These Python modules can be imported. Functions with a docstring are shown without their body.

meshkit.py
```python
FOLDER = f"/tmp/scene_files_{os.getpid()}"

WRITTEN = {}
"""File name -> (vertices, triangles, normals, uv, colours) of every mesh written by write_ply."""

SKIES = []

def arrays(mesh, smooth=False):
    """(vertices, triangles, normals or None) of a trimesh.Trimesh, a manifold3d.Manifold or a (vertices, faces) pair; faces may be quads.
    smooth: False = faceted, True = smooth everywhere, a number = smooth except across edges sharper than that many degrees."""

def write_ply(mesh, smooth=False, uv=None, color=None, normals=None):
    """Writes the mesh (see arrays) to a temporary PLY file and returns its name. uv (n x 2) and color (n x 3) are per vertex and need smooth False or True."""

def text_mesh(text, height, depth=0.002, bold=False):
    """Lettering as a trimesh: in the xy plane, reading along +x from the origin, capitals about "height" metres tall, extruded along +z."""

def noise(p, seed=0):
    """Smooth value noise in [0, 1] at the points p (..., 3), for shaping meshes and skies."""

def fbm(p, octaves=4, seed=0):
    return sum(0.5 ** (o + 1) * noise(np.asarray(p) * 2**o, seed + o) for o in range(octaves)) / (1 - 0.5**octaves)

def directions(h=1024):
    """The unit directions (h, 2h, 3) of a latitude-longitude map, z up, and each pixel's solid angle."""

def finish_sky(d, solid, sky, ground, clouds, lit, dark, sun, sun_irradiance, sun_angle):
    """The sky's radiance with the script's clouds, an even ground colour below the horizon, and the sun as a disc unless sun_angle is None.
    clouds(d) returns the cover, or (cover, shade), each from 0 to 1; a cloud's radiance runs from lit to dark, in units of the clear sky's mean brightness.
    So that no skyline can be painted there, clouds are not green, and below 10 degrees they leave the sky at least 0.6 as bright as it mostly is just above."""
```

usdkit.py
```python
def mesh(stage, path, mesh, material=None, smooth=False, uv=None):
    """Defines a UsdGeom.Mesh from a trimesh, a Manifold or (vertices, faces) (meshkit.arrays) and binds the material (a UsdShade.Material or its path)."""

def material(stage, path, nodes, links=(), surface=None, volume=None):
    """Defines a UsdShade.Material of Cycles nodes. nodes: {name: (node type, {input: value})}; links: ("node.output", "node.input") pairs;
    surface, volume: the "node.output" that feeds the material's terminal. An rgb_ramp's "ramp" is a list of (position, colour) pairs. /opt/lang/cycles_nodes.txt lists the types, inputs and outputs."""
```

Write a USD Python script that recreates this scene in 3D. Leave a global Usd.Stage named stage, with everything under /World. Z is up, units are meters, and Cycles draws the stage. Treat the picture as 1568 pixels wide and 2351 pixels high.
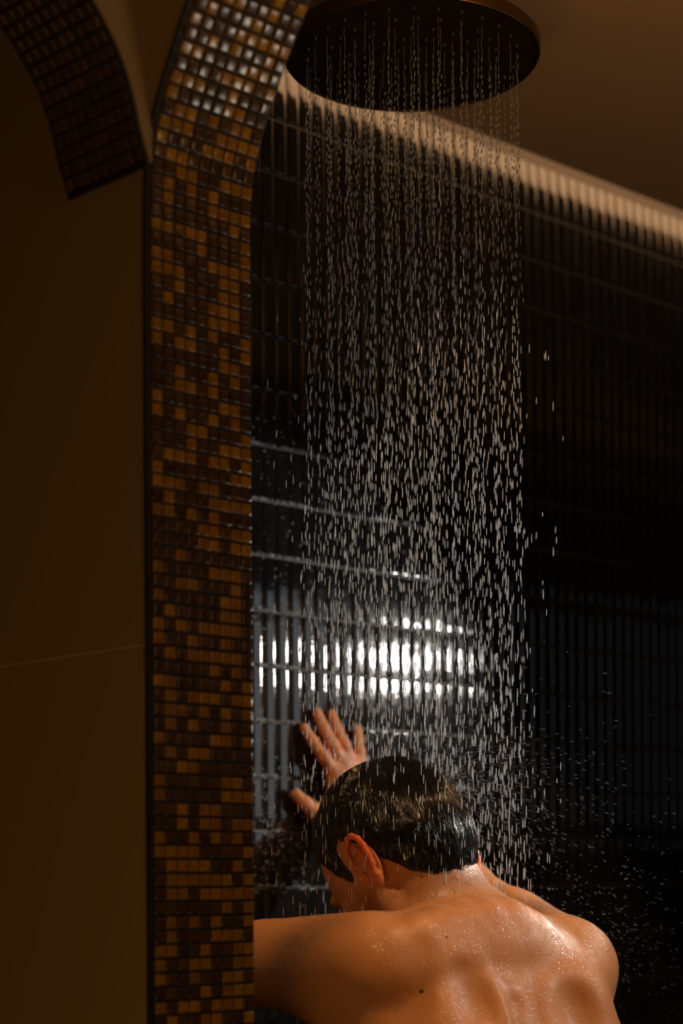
import math
import numpy as np
import trimesh
import usdkit
import meshkit
from scipy.interpolate import PchipInterpolator
from scipy.ndimage import map_coordinates, gaussian_filter, gaussian_filter1d
from pxr import Usd, UsdGeom, UsdShade, UsdLux, Gf, Sdf, Vt

stage = Usd.Stage.CreateInMemory()
UsdGeom.SetStageUpAxis(stage, UsdGeom.Tokens.z)
UsdGeom.SetStageMetersPerUnit(stage, 1.0)
UsdGeom.Xform.Define(stage, '/World')
V = lambda *a: np.array(a, float)

# ------------------------------------------------------------------ camera
E = 1.35                                   # eye height
FPX, CX, HY = 4500.0, 784.0, 2034.0        # focal length in pixels, principal column, horizon row
W_PX, H_PX = 1568.0, 2351.0
AP = 24.0
cam = UsdGeom.Camera.Define(stage, '/World/camera')
cam.CreateHorizontalApertureAttr(AP)
cam.CreateVerticalApertureAttr(AP * H_PX / W_PX)
cam.CreateFocalLengthAttr(AP * FPX / W_PX)
cam.CreateVerticalApertureOffsetAttr((HY - H_PX / 2) / W_PX * AP)
cam.CreateFStopAttr(2.15)
cam.CreateFocusDistanceAttr(2.50)
cam.CreateClippingRangeAttr((0.05, 60))
cam.AddTranslateOp().Set(Gf.Vec3d(0, 0, E))
cam.AddRotateXYZOp().Set(Gf.Vec3f(90, 0.35, 0))
cam.CreateExposureAttr(0.0)


def at(px, py, d):
    return V((px - CX) / FPX * d, d, E + (HY - py) / FPX * d)


# ------------------------------------------------------------------ plan of the place
TH = math.radians(46.3)
A = V(math.sin(TH), math.cos(TH), 0)        # along the black wall, to the right and away
B = V(-math.cos(TH), math.sin(TH), 0)       # along the front wall, to the left and away
N = -B                                      # the black wall faces this way
Z = V(0, 0, 1)
C = V(-0.2087, 2.130, 0)                    # corner of the arch jamb (plan)
PW = V(-0.016, 3.0, 0)                      # a point of the black wall (plan)
JT = 0.1418                                 # wall thickness at the arch
CEIL = E + 1.208
OUTC = E + 1.34


# ------------------------------------------------------------------ lights
def light(path, kind, pos, aim, size, color, intensity):
    L = kind.Define(stage, path)
    L.CreateColorAttr(Gf.Vec3f(*color))
    L.CreateIntensityAttr(intensity)
    if kind is UsdLux.RectLight:
        L.CreateWidthAttr(size[0]); L.CreateHeightAttr(size[1])
    else:
        L.CreateRadiusAttr(size)
    pos = np.asarray(pos, float)
    z = pos - np.asarray(aim, float); z /= np.linalg.norm(z)
    x = np.cross([0, 0, 1.0], z)
    x = A if np.linalg.norm(x) < 1e-6 else x / np.linalg.norm(x)      # a level lamp lies along the black wall
    y = np.cross(z, x)
    m = Gf.Matrix4d(*x, 0, *y, 0, *z, 0, *pos, 1)
    L.AddTransformOp().Set(m)
    return L


def spot(path, pos, aim, radius, color, intensity, angle, soft):
    L = light(path, UsdLux.SphereLight, pos, aim, radius, color, intensity)
    sh_ = UsdLux.ShapingAPI.Apply(L.GetPrim())
    sh_.CreateShapingConeAngleAttr(angle); sh_.CreateShapingConeSoftnessAttr(soft)
    return L


# a spot and a frosted window on the far right side of the wet room, a recessed ceiling spot, warm lamps in the outer room, LED line in the ceiling slot
spot('/World/side_lamp', (1.72, 3.08, E + 0.54), (0.1, 2.830, E + 0.27), 0.033, (1.0, 0.95, 0.88), 1900.0, 15.0, 0.3)
spot('/World/key_lamp', (1.70, 2.62, E + 0.75), (0.25, 2.58, E + 0.02), 0.05, (1.0, 0.93, 0.82), 450.0, 9.5, 0.3)
spot('/World/rear_lamp', (0.90, 3.20, E + 0.30), (-0.10, 2.24, E + 0.36), 0.03, (1.0, 0.93, 0.82), 520.0, 28.0, 0.3)
light('/World/frosted_window', UsdLux.RectLight, (1.80, 2.68, E + 0.42), (0.1, 2.85, E + 0.25), (0.40, 0.58), (0.92, 0.96, 1.0), 1.1)
light('/World/uplight', UsdLux.RectLight, (0.75, 1.78, E + 0.72), (0.75, 1.78, E + 1.2), (0.2, 0.2), (1.0, 0.58, 0.24), 33.0)
spot('/World/ceiling_spot', (0.46, 1.95, E + 1.14), (0.21, 2.75, E + 0.04), 0.03, (1.0, 0.56, 0.25), 1050.0, 23.0, 0.25)
light('/World/room_lamp', UsdLux.RectLight, (0.90, 0.30, E + 0.60), (-0.1, 2.2, E + 0.1), (0.4, 0.4), (1.0, 0.58, 0.22), 3.4)
light('/World/floor_lamp_glow', UsdLux.SphereLight, (-0.60, 0.35, 0.60), (0, 2, 1), 0.30, (1.0, 0.53, 0.16), 4.4)
spot('/World/low_lamp', (2.53, 2.03, E - 0.50), (-0.1, 2.13, E + 1.10), 0.10, (1.0, 0.86, 0.66), 18.0, 14.0, 0.4)
tm = 0.9
slot = PW + A * tm + N * 0.17
light('/World/slot_led', UsdLux.RectLight, slot + Z * (CEIL + 0.020), slot + Z * (CEIL + 0.2), (2.9, 0.05), (1.0, 0.63, 0.36), 22.0)


# ------------------------------------------------------------------ materials
def mat(name, nodes, links=(), surface='p.BSDF'):
    return usdkit.material(stage, '/World/Looks/' + name, nodes, links, surface=surface)


UsdGeom.Scope.Define(stage, '/World/Looks')


def simple(name, color, rough=0.5, bump=None, **kw):
    nodes = {'p': ('principled_bsdf', dict(base_color=color, roughness=rough, **kw))}
    links = []
    if bump:
        sc, st, dist = bump
        nodes['g'] = ('geometry', {})
        nodes['n'] = ('noise_texture', dict(scale=sc, detail=4))
        nodes['b'] = ('bump', dict(strength=st, distance=dist))
        links = [('g.position', 'n.vector'), ('n.fac', 'b.height'), ('b.normal', 'p.normal')]
    return mat(name, nodes, links)


def toned(name, rough, bump=None, var=0.25, **kw):
    """Colour from the mesh's own primvar 'tone', a little noise, bump."""
    nodes = {'p': ('principled_bsdf', dict(roughness=rough, **kw)), 'a': ('attribute', {'attribute': 'tone'}),
             'g': ('geometry', {}), 'n': ('noise_texture', dict(scale=160, detail=3)),
             'r': ('map_range', dict(from_min=0.3, from_max=0.7, to_min=1 - var, to_max=1 + var)),
             'm': ('mix_color', dict(blend_type='multiply', fac=1.0, use_clamp=False))}
    links = [('g.position', 'n.vector'), ('n.fac', 'r.value'), ('a.color', 'm.a'), ('r.result', 'm.b'), ('m.result', 'p.base_color')]
    if bump:
        sc, st, dist = bump
        nodes['n2'] = ('noise_texture', dict(scale=sc, detail=3))
        nodes['b'] = ('bump', dict(strength=st, distance=dist))
        links += [('g.position', 'n2.vector'), ('n2.fac', 'b.height'), ('b.normal', 'p.normal')]
    return mat(name, nodes, links)


M = {}
M['plaster'] = simple('plaster', (0.30, 0.215, 0.12), 0.7, (60, 0.05, 0.004))
M['panel'] = simple('panel', (0.34, 0.25, 0.115), 0.55, (45, 0.06, 0.004))
M['joint'] = simple('joint', (0.47, 0.37, 0.22), 0.6)
M['mosaic_matt'] = toned('matt_mosaic', 0.42, (120, 0.10, 0.0015), 0.18, specular_ior_level=0.4)
M['ceiling'] = simple('ceiling_paint', (0.56, 0.375, 0.195), 0.75)
M['floor'] = simple('floor_stone', (0.055, 0.042, 0.03), 0.35, (30, 0.1, 0.004))
M['grout'] = simple('grout_brown', (0.028, 0.021, 0.015), 0.6, (300, 0.2, 0.001))
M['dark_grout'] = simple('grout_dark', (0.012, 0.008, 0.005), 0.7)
M['black_tile'] = toned('black_glazed_tile', 0.065, (70, 0.10, 0.002), 0.3, specular_ior_level=0.55)
M['mosaic'] = toned('glass_mosaic', 0.15, (120, 0.10, 0.0015), 0.18, specular_ior_level=0.6)
M['bronze'] = simple('bronze', (0.030, 0.017, 0.008), 0.5, metallic=0.3, specular_ior_level=0.2)
M['bronze_rim'] = simple('bronze_rim', (0.13, 0.07, 0.026), 0.34, metallic=0.9)
M['nozzle'] = simple('nozzle_rubber', (0.03, 0.024, 0.02), 0.3)
M['cove'] = simple('cove_paint', (0.75, 0.70, 0.62), 0.8)
M['hair'] = simple('wet_hair', (0.006, 0.0045, 0.0035), 0.17, specular_ior_level=0.7)
M['brass'] = simple('brass', (0.40, 0.26, 0.10), 0.3, metallic=0.9)
M['shorts'] = simple('shorts_cloth', (0.012, 0.013, 0.016), 0.8)
M['eye'] = simple('eye_white', (0.7, 0.66, 0.6), 0.15)
M['mole'] = simple('mole', (0.06, 0.02, 0.01), 0.5)
M['nail'] = simple('nail', (0.55, 0.27, 0.18), 0.22)


def water(name, white, rough=0.0):
    return mat(name, {'w': ('principled_bsdf', dict(base_color=(1, 1, 1), transmission_weight=1.0, roughness=rough, ior=1.33)),
                      't': ('diffuse_bsdf', dict(color=(0.82, 0.91, 1.0))), 't2': ('translucent_bsdf', dict(color=(0.82, 0.91, 1.0))),
                      'd': ('mix_closure', dict(fac=0.5)), 'x': ('mix_closure', dict(fac=white))},
               [('t.BSDF', 'd.closure1'), ('t2.BSDF', 'd.closure2'), ('w.BSDF', 'x.closure1'), ('d.closure', 'x.closure2')], surface='x.closure')


M['drop'] = water('falling_water', 0.40)
M['mist'] = water('splash_water', 0.25)
M['wall_bead'] = water('wall_water', 0.30)
M['bead'] = mat('clinging_water', {'f': ('fresnel', dict(IOR=1.55)), 't': ('transparent_bsdf', dict(color=(1, 1, 1))), 'g': ('glossy_bsdf', dict(color=(1, 1, 1), roughness=0.12)),
                                  'x': ('mix_closure', {}), 'ge': ('geometry', {}), 'iv': ('math', dict(math_type='subtract', value1=1.0)), 'mu': ('math', dict(math_type='multiply'))},
                [('ge.backfacing', 'iv.value2'), ('f.fac', 'mu.value1'), ('iv.value', 'mu.value2'), ('mu.value', 'x.fac'), ('t.BSDF', 'x.closure1'), ('g.BSDF', 'x.closure2')], surface='x.closure')

# ------------------------------------------------------------------ building helpers
_used = {}


def numbered(parent, name):
    k = (parent, name)
    n = _used.get(k, 0); _used[k] = n + 1
    return name if n == 0 else f'{name}_{n:03d}'


def tag(p, label=None, cat=None, group=None, kind=None):
    p = p.GetPrim() if hasattr(p, 'GetPrim') else p
    for k, v in (('label', label), ('category', cat), ('group', group), ('kind', kind)):
        if v: p.SetCustomDataByKey(k, v)
    return p


def thing(name, label=None, cat=None, group=None, kind=None, loc=None):
    x = UsdGeom.Xform.Define(stage, '/World/' + numbered('/World', name))
    if loc is not None: x.AddTranslateOp().Set(Gf.Vec3d(*map(float, loc)))
    return tag(x, label, cat, group, kind)


def obj(name, mesh, m, parent=None, smooth=False, tone=None, normals=None, label=None, kind=None):
    base = str(parent.GetPath()) if parent is not None else '/World'
    path = f'{base}/{numbered(base, name)}'
    if normals is not None:
        v, f = mesh
        me = usdkit.mesh(stage, path, (v, f), M[m], False)
        me.CreateNormalsAttr(Vt.Vec3fArray.FromNumpy(np.asarray(normals, np.float32)))
        me.SetNormalsInterpolation('vertex')
    else:
        me = usdkit.mesh(stage, path, mesh, M[m], smooth)
    if tone is not None:
        tone = np.asarray(tone, np.float32)
        if tone.ndim == 1:
            UsdGeom.PrimvarsAPI(me).CreatePrimvar('tone', Sdf.ValueTypeNames.Color3fArray, 'constant').Set(Vt.Vec3fArray.FromNumpy(tone[None]))
        else:
            UsdGeom.PrimvarsAPI(me).CreatePrimvar('tone', Sdf.ValueTypeNames.Color3fArray, 'vertex').Set(Vt.Vec3fArray.FromNumpy(tone))
    if label or kind: tag(me, label=label, kind=kind)
    return me


def frame_box(o, ex, ey, ez, x0, x1, y0, y1, z0, z1):
    """A box in the frame (o; ex, ey, ez)."""
    b = trimesh.creation.box(bounds=[[x0, y0, z0], [x1, y1, z1]])
    b.vertices = o + b.vertices @ np.array([ex, ey, ez])
    if np.dot(np.cross(ex, ey), ez) < 0: b.invert()
    return b


def cat(ms):
    return trimesh.util.concatenate(ms)


def extrude(poly, o, ex, ey, ez, depth):
    m = trimesh.creation.extrude_polygon(poly, depth, engine='earcut')
    m.vertices = o + m.vertices @ np.array([ex, ey, ez])
    if np.dot(np.cross(ex, ey), ez) < 0: m.invert()
    return m


from shapely.geometry import Polygon, box as sbox
rng = np.random.default_rng(7)

# ------------------------------------------------------------------ room shell
fl = trimesh.creation.box(bounds=[[-3.2, -1.2, -0.1], [4.2, 6.2, 0.0]])
tag(obj('floor', fl, 'floor'), 'dark stone floor of the wet room', 'floor', kind='structure')

# dropped ceiling of the wet room, its edge 6 cm short of the black wall
inner0 = C + A * JT
ce = frame_box(PW, A, N, Z, -0.62, 2.6, 0.062, 2.75, CEIL, CEIL + 0.012)
top = frame_box(PW, A, N, Z, -0.62, 2.6, 0.262, 2.75, CEIL + 0.012, CEIL + 0.15)
cel = thing('ceiling')
tag(cel, 'brown plaster ceiling above the shower with an open light slot along the black tile', 'ceiling', kind='structure')
obj('panel', cat([ce, top]), 'ceiling', cel)
obj('cove', cat([frame_box(PW, A, N, Z, -0.62, 2.6, -0.05, 0.262, CEIL + 0.105, CEIL + 0.15), frame_box(PW, A, N, Z, -0.62, 2.6, 0.252, 0.2615, CEIL + 0.013, CEIL + 0.105)]), 'cove', cel, label='pale painted inside of the light slot')
oc = frame_box(C, A, B, Z, -3.2, 0.0, -2.6, 1.6, OUTC, OUTC + 0.1)
tag(obj('ceiling', oc, 'plaster'), 'ceiling of the outer room in front of the arch', 'ceiling', kind='structure')
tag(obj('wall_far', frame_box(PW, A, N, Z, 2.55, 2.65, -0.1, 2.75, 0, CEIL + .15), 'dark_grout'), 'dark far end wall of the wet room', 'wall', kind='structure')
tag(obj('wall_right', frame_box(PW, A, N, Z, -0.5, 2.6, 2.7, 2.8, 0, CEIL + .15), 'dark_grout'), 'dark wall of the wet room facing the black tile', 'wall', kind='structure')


# ---- arch profiles
def smooth_path(pts, step):
    """Dense polyline through pts resampled at about step."""
    p = np.array(pts, float)
    L = np.r_[0, np.cumsum(np.linalg.norm(np.diff(p, axis=0), axis=1))]
    g = np.arange(0, L[-1], step)
    return np.stack([PchipInterpolator(L, p[:, 0])(g), PchipInterpolator(L, p[:, 1])(g)], 1)


def on_plane(px, py, p0, nrm):
    """The point of the vertical plane (p0, nrm) seen at a pixel."""
    d = V((px - CX) / FPX, 1, (HY - py) / FPX)
    t = np.dot(p0, nrm) / np.dot(d[:2], nrm[:2])
    return t * d


# front arch: (s along -B from C, height above the eye)
prof = [(0.0, -E), (0.0, 0.55), (0.0, 0.70)]
for px, py in ((344, 420), (348.5, 345), (357, 286), (371, 228), (388, 179), (405, 121), (423, 66), (446, 0)):
    q = on_plane(px, py, C, A)
    prof.append((float(np.dot(q - C, -B)), q[2]))
ang = math.radians(34.5); R1 = 0.60
s1, h1 = prof[-1]
cs, ch = s1 + R1 * math.cos(ang), h1 - R1 * math.sin(ang)
for a in np.linspace(ang, math.pi - ang, 14)[1:]:
    prof.append((cs - R1 * math.cos(a), ch + R1 * math.sin(a)))
left = [(s, h) for s, h in prof if h > 0.5 and s <= s1 + 1e-6]
for s, h in left[::-1][1:]: prof.append((2 * cs - s, h))
prof.append((2 * cs, -E))
arch = smooth_path(prof, 0.004)
arch = np.column_stack([gaussian_filter1d(arch[:, 0], 7, mode='nearest'), gaussian_filter1d(arch[:, 1], 7, mode='nearest')])
hole = Polygon([(s, h) for s, h in arch] + [(2 * cs, -E - .2), (0, -E - .2)])
TILE_T = 0.004                              # mosaic stands proud of this
wallpoly = Polygon([(-1.6, -E), (2.6, -E), (2.6, OUTC - E), (-1.6, OUTC - E)]).difference(hole.buffer(TILE_T + 0.0015))
# the front wall: a core, faced on the outside with two courses of large panels
core = extrude(wallpoly, C + Z * E, -B, Z, A, JT)
wf = thing('wall_front', 'smooth beige wall around the mosaic arch, of large panels with one thin level joint', 'wall', kind='structure')
core.vertices += A * 0.008
obj('core', core, 'plaster', wf)
jz = (HY - 1476) / FPX * 2.13
for lo, hi in ((-E, jz - 0.0020), (jz + 0.0020, OUTC - E)):
    g = wallpoly.intersection(sbox(-1.6, lo, 2.6, hi)).buffer(-0.0006)
    for part in getattr(g, 'geoms', [g]):
        obj('panel', extrude(part, C + Z * E, -B, Z, A, 0.008), 'panel', wf)
gj = wallpoly.intersection(sbox(-1.6, jz - 0.0022, 2.6, jz + 0.0022))
for part in getattr(gj, 'geoms', [gj]):
    obj('joint', extrude(part, C + Z * E + A * 0.0006, -B, Z, A, 0.007), 'joint', wf)

# left arch in the spandrel wall: plane through C2, normal -B; (q along -A, height)
C2 = on_plane(360, HY, C, A); C2 = V(C2[0], C2[1], 0)
prof2 = []
for px, py in ((347, 378), (337, 338), (327, 301), (309, 214), (286, 138), (255, 66), (219, 0)):
    q = on_plane(px, py, C2, B)
    prof2.append((float(np.dot(q - C2, -A)), q[2]))
a2 = math.radians(43); R2 = 0.35; q1, g1 = prof2[-1]
c2, k2 = q1 + R2 * math.cos(a2), g1 - R2 * math.sin(a2)
for a in np.linspace(a2, math.pi - a2, 9)[1:]:
    prof2.append((c2 - R2 * math.cos(a), k2 + R2 * math.sin(a)))
for s, h in prof2[:7][::-1][1:]: prof2.append((2 * c2 - s, h))
arch2 = smooth_path(prof2, 0.004)
D2 = 0.142
hole2 = Polygon([tuple(p) for p in arch2] + [(2 * c2 - arch2[0, 0], -E - .2), (-0.05, -E - .2), (-0.05, arch2[0, 1])])
sp = Polygon([(0.0, arch2[0, 1] - 0.001), (1.35, arch2[0, 1] - 0.001), (1.35, OUTC - E), (0.0, OUTC - E)]).difference(hole2.buffer(TILE_T + .0015))
sp = sp.union(sbox(2 * c2, -E, 1.35, OUTC - E)) if False else sp
tag(obj('wall_left', extrude(sp, C2 + Z * E, -A, Z, B, D2), 'plaster'), 'brown spandrel wall over the dark arch at the upper left', 'wall', kind='structure')
jamb2 = frame_box(C2, -A, B, Z, 2 * c2 + 0.02, 1.35, 0, D2, 0, E + arch2[0, 1])
tag(obj('wall_left', jamb2, 'plaster'), 'pier carrying the far side of the dark upper left arch', 'wall', kind='structure')


# ---- mosaic tiles on an arch
def pillow(w, h, t):
    """A low pillow tile in local x (w) and y (h), bulging along +z from 0 to t."""
    g = np.array([-1, -0.93, -0.74, 0.74, 0.93, 1])
    k = len(g)
    X, Y = np.meshgrid(g, g, indexing='ij')
    prof_ = lambda u: np.interp(np.abs(u), [0, 0.74, 0.93, 1], [1, 1, 0.80, 0.0])
    zz = t * np.minimum(prof_(X), prof_(Y))
    v = np.stack([X * w / 2, Y * h / 2, zz], -1).reshape(-1, 3)
    i = np.arange(k * k).reshape(k, k)
    f = np.stack([i[:-1, :-1], i[1:, :-1], i[1:, 1:], i[:-1, 1:]], -1).reshape(-1, 4)
    return v, np.vstack([f[:, [0, 1, 2]], f[:, [0, 2, 3]]])


def tile_normals(v, ex, ey, ez, lv, flat, dome):
    """Normals of a tile from its own local shape lv: nearly flat over the face, rounding over at the bevel."""
    w = np.abs(lv[:, :2]).max(0)
    u = lv[:, :2] / w
    sx = np.sign(u) * np.interp(np.abs(u), [0, flat, 0.90, 1], [0, dome, 0.48, 1.3])
    l = np.column_stack([sx, np.ones(len(lv))])
    l /= np.linalg.norm(l, axis=1, keepdims=True)
    return l @ np.array([ex, ey, ez])


def vnormals(v, f):
    n = np.zeros_like(v); fn = np.cross(v[f[:, 1]] - v[f[:, 0]], v[f[:, 2]] - v[f[:, 0]])
    for k in range(3): np.add.at(n, f[:, k], fn)
    return n / np.maximum(np.linalg.norm(n, axis=1, keepdims=True), 1e-12)


def project(p):
    p = np.asarray(p); d = p[..., 1]
    return CX + FPX * p[..., 0] / d, HY - FPX * (p[..., 2] - E) / d


ROWS = '''G.GG..G..
.G...G...
G...GGGGG
..G.G..G.
GG....GG.
....GGG.G
GGG..G...
G....GG..
.GG.G.GG.
GGG..GGGG
G...GGG.G
.GG......
..GG..GGG
.G.G.G...
.G...GGGG
.......G.
GG.GG...G
....G...G
GG...GGGG
GGG...GG.
..G...GG.
.G...GGG.
.....GGG.
GG.G.G..G
G.GG..G.G
......GG.
..G..G.G.
..GG.G...
G.....GG.
G.G..G.G.
...GG...G
...G..GGG
.GGG.GG.G
G......GG
GGG.GG...
.G...GGGG
GG.G.G...
....GG.GG
....GG.GG
..G......
G....GGG.
..GG...G.
G.....GG.
.G....GG.
G.G.GGGG.
G..G..G..
.G.GGGGG.
.....G.G.
GG....G.G
.G.GGG.GG
.GG.G.G.G
.G.G..G..
G....GG.G
.G.GG....
..GG.....
G.....GG.
G.....GGG
..G.GG...
..G.GG.GG
G..G.G.G.
GGGG....G
.GGGG..G.
.GGGGGG.G
.GG.GGGGG
......G.G
.G.G.G..G
.G...GGG.
GG..G..GG
G..GG..GG
G..G..GG.
....G.GGG
G.GG.GGG.'''.split()

PITCH = 0.01558
AMBER = np.array([(0.33, 0.168, 0.009), (0.30, 0.150, 0.008), (0.36, 0.188, 0.012), (0.32, 0.148, 0.009)])
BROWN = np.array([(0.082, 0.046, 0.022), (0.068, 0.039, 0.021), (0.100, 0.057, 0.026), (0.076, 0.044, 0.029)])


def mosaic(prim, path, origin, es, ed, cols, pitch, edge, first, pattern, most, sub_amber, inward, nrow0, mt='mosaic', proto=pillow(0.0131, 0.0125, 0.0036)):
    """Tiles along a profile path (s, h) in frame (origin; es, Z), columns along ed. first: arc length of the centre of row 0."""
    L = np.r_[0, np.cumsum(np.linalg.norm(np.diff(path, axis=0), axis=1))]
    k0 = -int(first / pitch)
    rows = range(k0, int((L[-1] - first) / pitch))
    out = []
    pv, pf = proto
    r = np.random.default_rng(3)
    for k in rows:
        l = first + k * pitch
        if l < 0.004 or l > L[-1] - 0.01: continue
        c = V(np.interp(l, L, path[:, 0]), np.interp(l, L, path[:, 1]))
        c2_ = V(np.interp(l + .004, L, path[:, 0]), np.interp(l + .004, L, path[:, 1]))
        c1_ = V(np.interp(l - .004, L, path[:, 0]), np.interp(l - .004, L, path[:, 1]))
        t = c2_ - c1_; t /= np.linalg.norm(t)
        tang = es * t[0] + Z * t[1]
        nrm = es * t[1] - Z * t[0]
        nrm = nrm * inward
        for j in range(cols):
            o = origin + es * c[0] + Z * (E + c[1]) + ed * (edge + (j + 0.5) * pitch * 1.021)
            tilt = r.normal(0, 0.018, 2)
            n2 = nrm + ed * tilt[0] + tang * tilt[1]; n2 /= np.linalg.norm(n2)
            t2 = tang - n2 * np.dot(tang, n2); t2 /= np.linalg.norm(t2)
            d2 = np.cross(t2, n2)
            v = o - nrm * 0.0005 + pv @ np.array([d2, t2, n2])
            row = nrow0 - k
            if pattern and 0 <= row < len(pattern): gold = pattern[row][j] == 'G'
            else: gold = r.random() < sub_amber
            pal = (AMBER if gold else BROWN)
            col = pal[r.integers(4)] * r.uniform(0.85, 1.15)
            x, y = project(o)
            seen = -20 < x < W_PX + 20 and -20 < y < H_PX + 20 and o[1] > 0.5
            area = np.dot(-o + V(0, 0, E), nrm) / np.dot(o, o) ** 1.5 if seen else -1
            out.append((area, v, col, tile_normals(v, d2, t2, n2, pv, 0.75, 0.03)))
    order = sorted(range(len(out)), key=lambda i: -out[i][0])
    shown = [i for i in order[:most] if out[i][0] > 0]
    sset = set(shown)
    for i in shown:
        obj('tile', (out[i][1], pf), mt, prim, tone=out[i][2], normals=out[i][3])
    rest = [i for i in range(len(out)) if i not in sset]
    if rest:
        vs = np.vstack([out[i][1] for i in rest]); n = len(pv)
        fs = np.vstack([pf + a * n for a in range(len(rest))])
        tn = np.repeat(np.array([out[i][2] for i in rest]), n, 0)
        obj('mosaic_field', (vs, fs), mt, prim, tone=tn, normals=np.vstack([out[i][3] for i in rest]), kind='stuff', label='remaining small amber and brown mosaic tiles')
    return out


def lining(path, origin, es, ed, depth, inward, thick=0.0055):
    """The grout bed under the mosaic: a strip of the given depth swept along the profile."""
    t = np.gradient(path, axis=0); t /= np.linalg.norm(t, axis=1, keepdims=True)
    nr = np.stack([t[:, 1], -t[:, 0]], 1) * inward
    a = path; b = path - nr * thick
    to3 = lambda p, d: origin + p[:, :1] * es + (E + p[:, 1:]) * Z + ed * d
    n = len(path)
    v = np.vstack([to3(a, 0), to3(a, depth), to3(b, depth), to3(b, 0)])
    i = np.arange(n - 1)
    f = []
    for p, q in ((0, 1), (1, 2), (2, 3), (3, 0)):
        f += [np.stack([p * n + i, p * n + i + 1, q * n + i + 1], 1), np.stack([p * n + i, q * n + i + 1, q * n + i], 1)]
    f = np.vstack(f + [np.array([[0, n, 2 * n], [0, 2 * n, 3 * n], [n - 1, 3 * n - 1, 2 * n - 1], [n - 1, 4 * n - 1, 3 * n - 1]])])
    m = trimesh.Trimesh(v, f, process=False); m.fix_normals()
    return m


tr1 = thing('trim_1', 'arch lining of small square amber and dark brown glass mosaic, running down the jamb', 'arch', kind='structure')
obj('grout_bed', lining(arch, C, -B, A, JT + 0.0082, 1, 0.0055), 'dark_grout', tr1)
hA = (HY - 533) / FPX * (2.13 + 0.008)      # height of the middle of pattern row 16
mosaic(tr1, arch, C, -B, A, 9, PITCH, 0.0062, E + hA, ROWS, 300, 0.4, 1, 16)
edge_path = arch[arch[:, 1] > -E + 0.01]
t_ = np.gradient(edge_path, axis=0); t_ /= np.linalg.norm(t_, axis=1, keepdims=True)
obj('edge_strip', lining(edge_path + np.stack([t_[:, 1], -t_[:, 0]], 1) * 0.0012, C - A * 0.0015, -B, A, 0.0052, 1, 0.005), 'dark_grout', tr1, label='dark thin strip along the front edge of the arch')

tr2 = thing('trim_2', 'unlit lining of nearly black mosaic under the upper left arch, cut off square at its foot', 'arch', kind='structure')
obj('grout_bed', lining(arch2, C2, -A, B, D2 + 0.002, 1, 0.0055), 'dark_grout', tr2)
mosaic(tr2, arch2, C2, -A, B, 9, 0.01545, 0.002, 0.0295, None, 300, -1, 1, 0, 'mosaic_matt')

# ------------------------------------------------------------------ black tiled wall
wb = thing('wall_back', 'glossy black wall of narrow upright tiles, wet and glinting behind the shower', 'wall', kind='structure')
obj('grout_bed', frame_box(PW, A, N, Z, -0.62, 2.6, -0.12, 0.0, 0, CEIL + 0.104), 'grout', wb)
TW, TH_ = 0.0262, 0.0819


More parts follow.
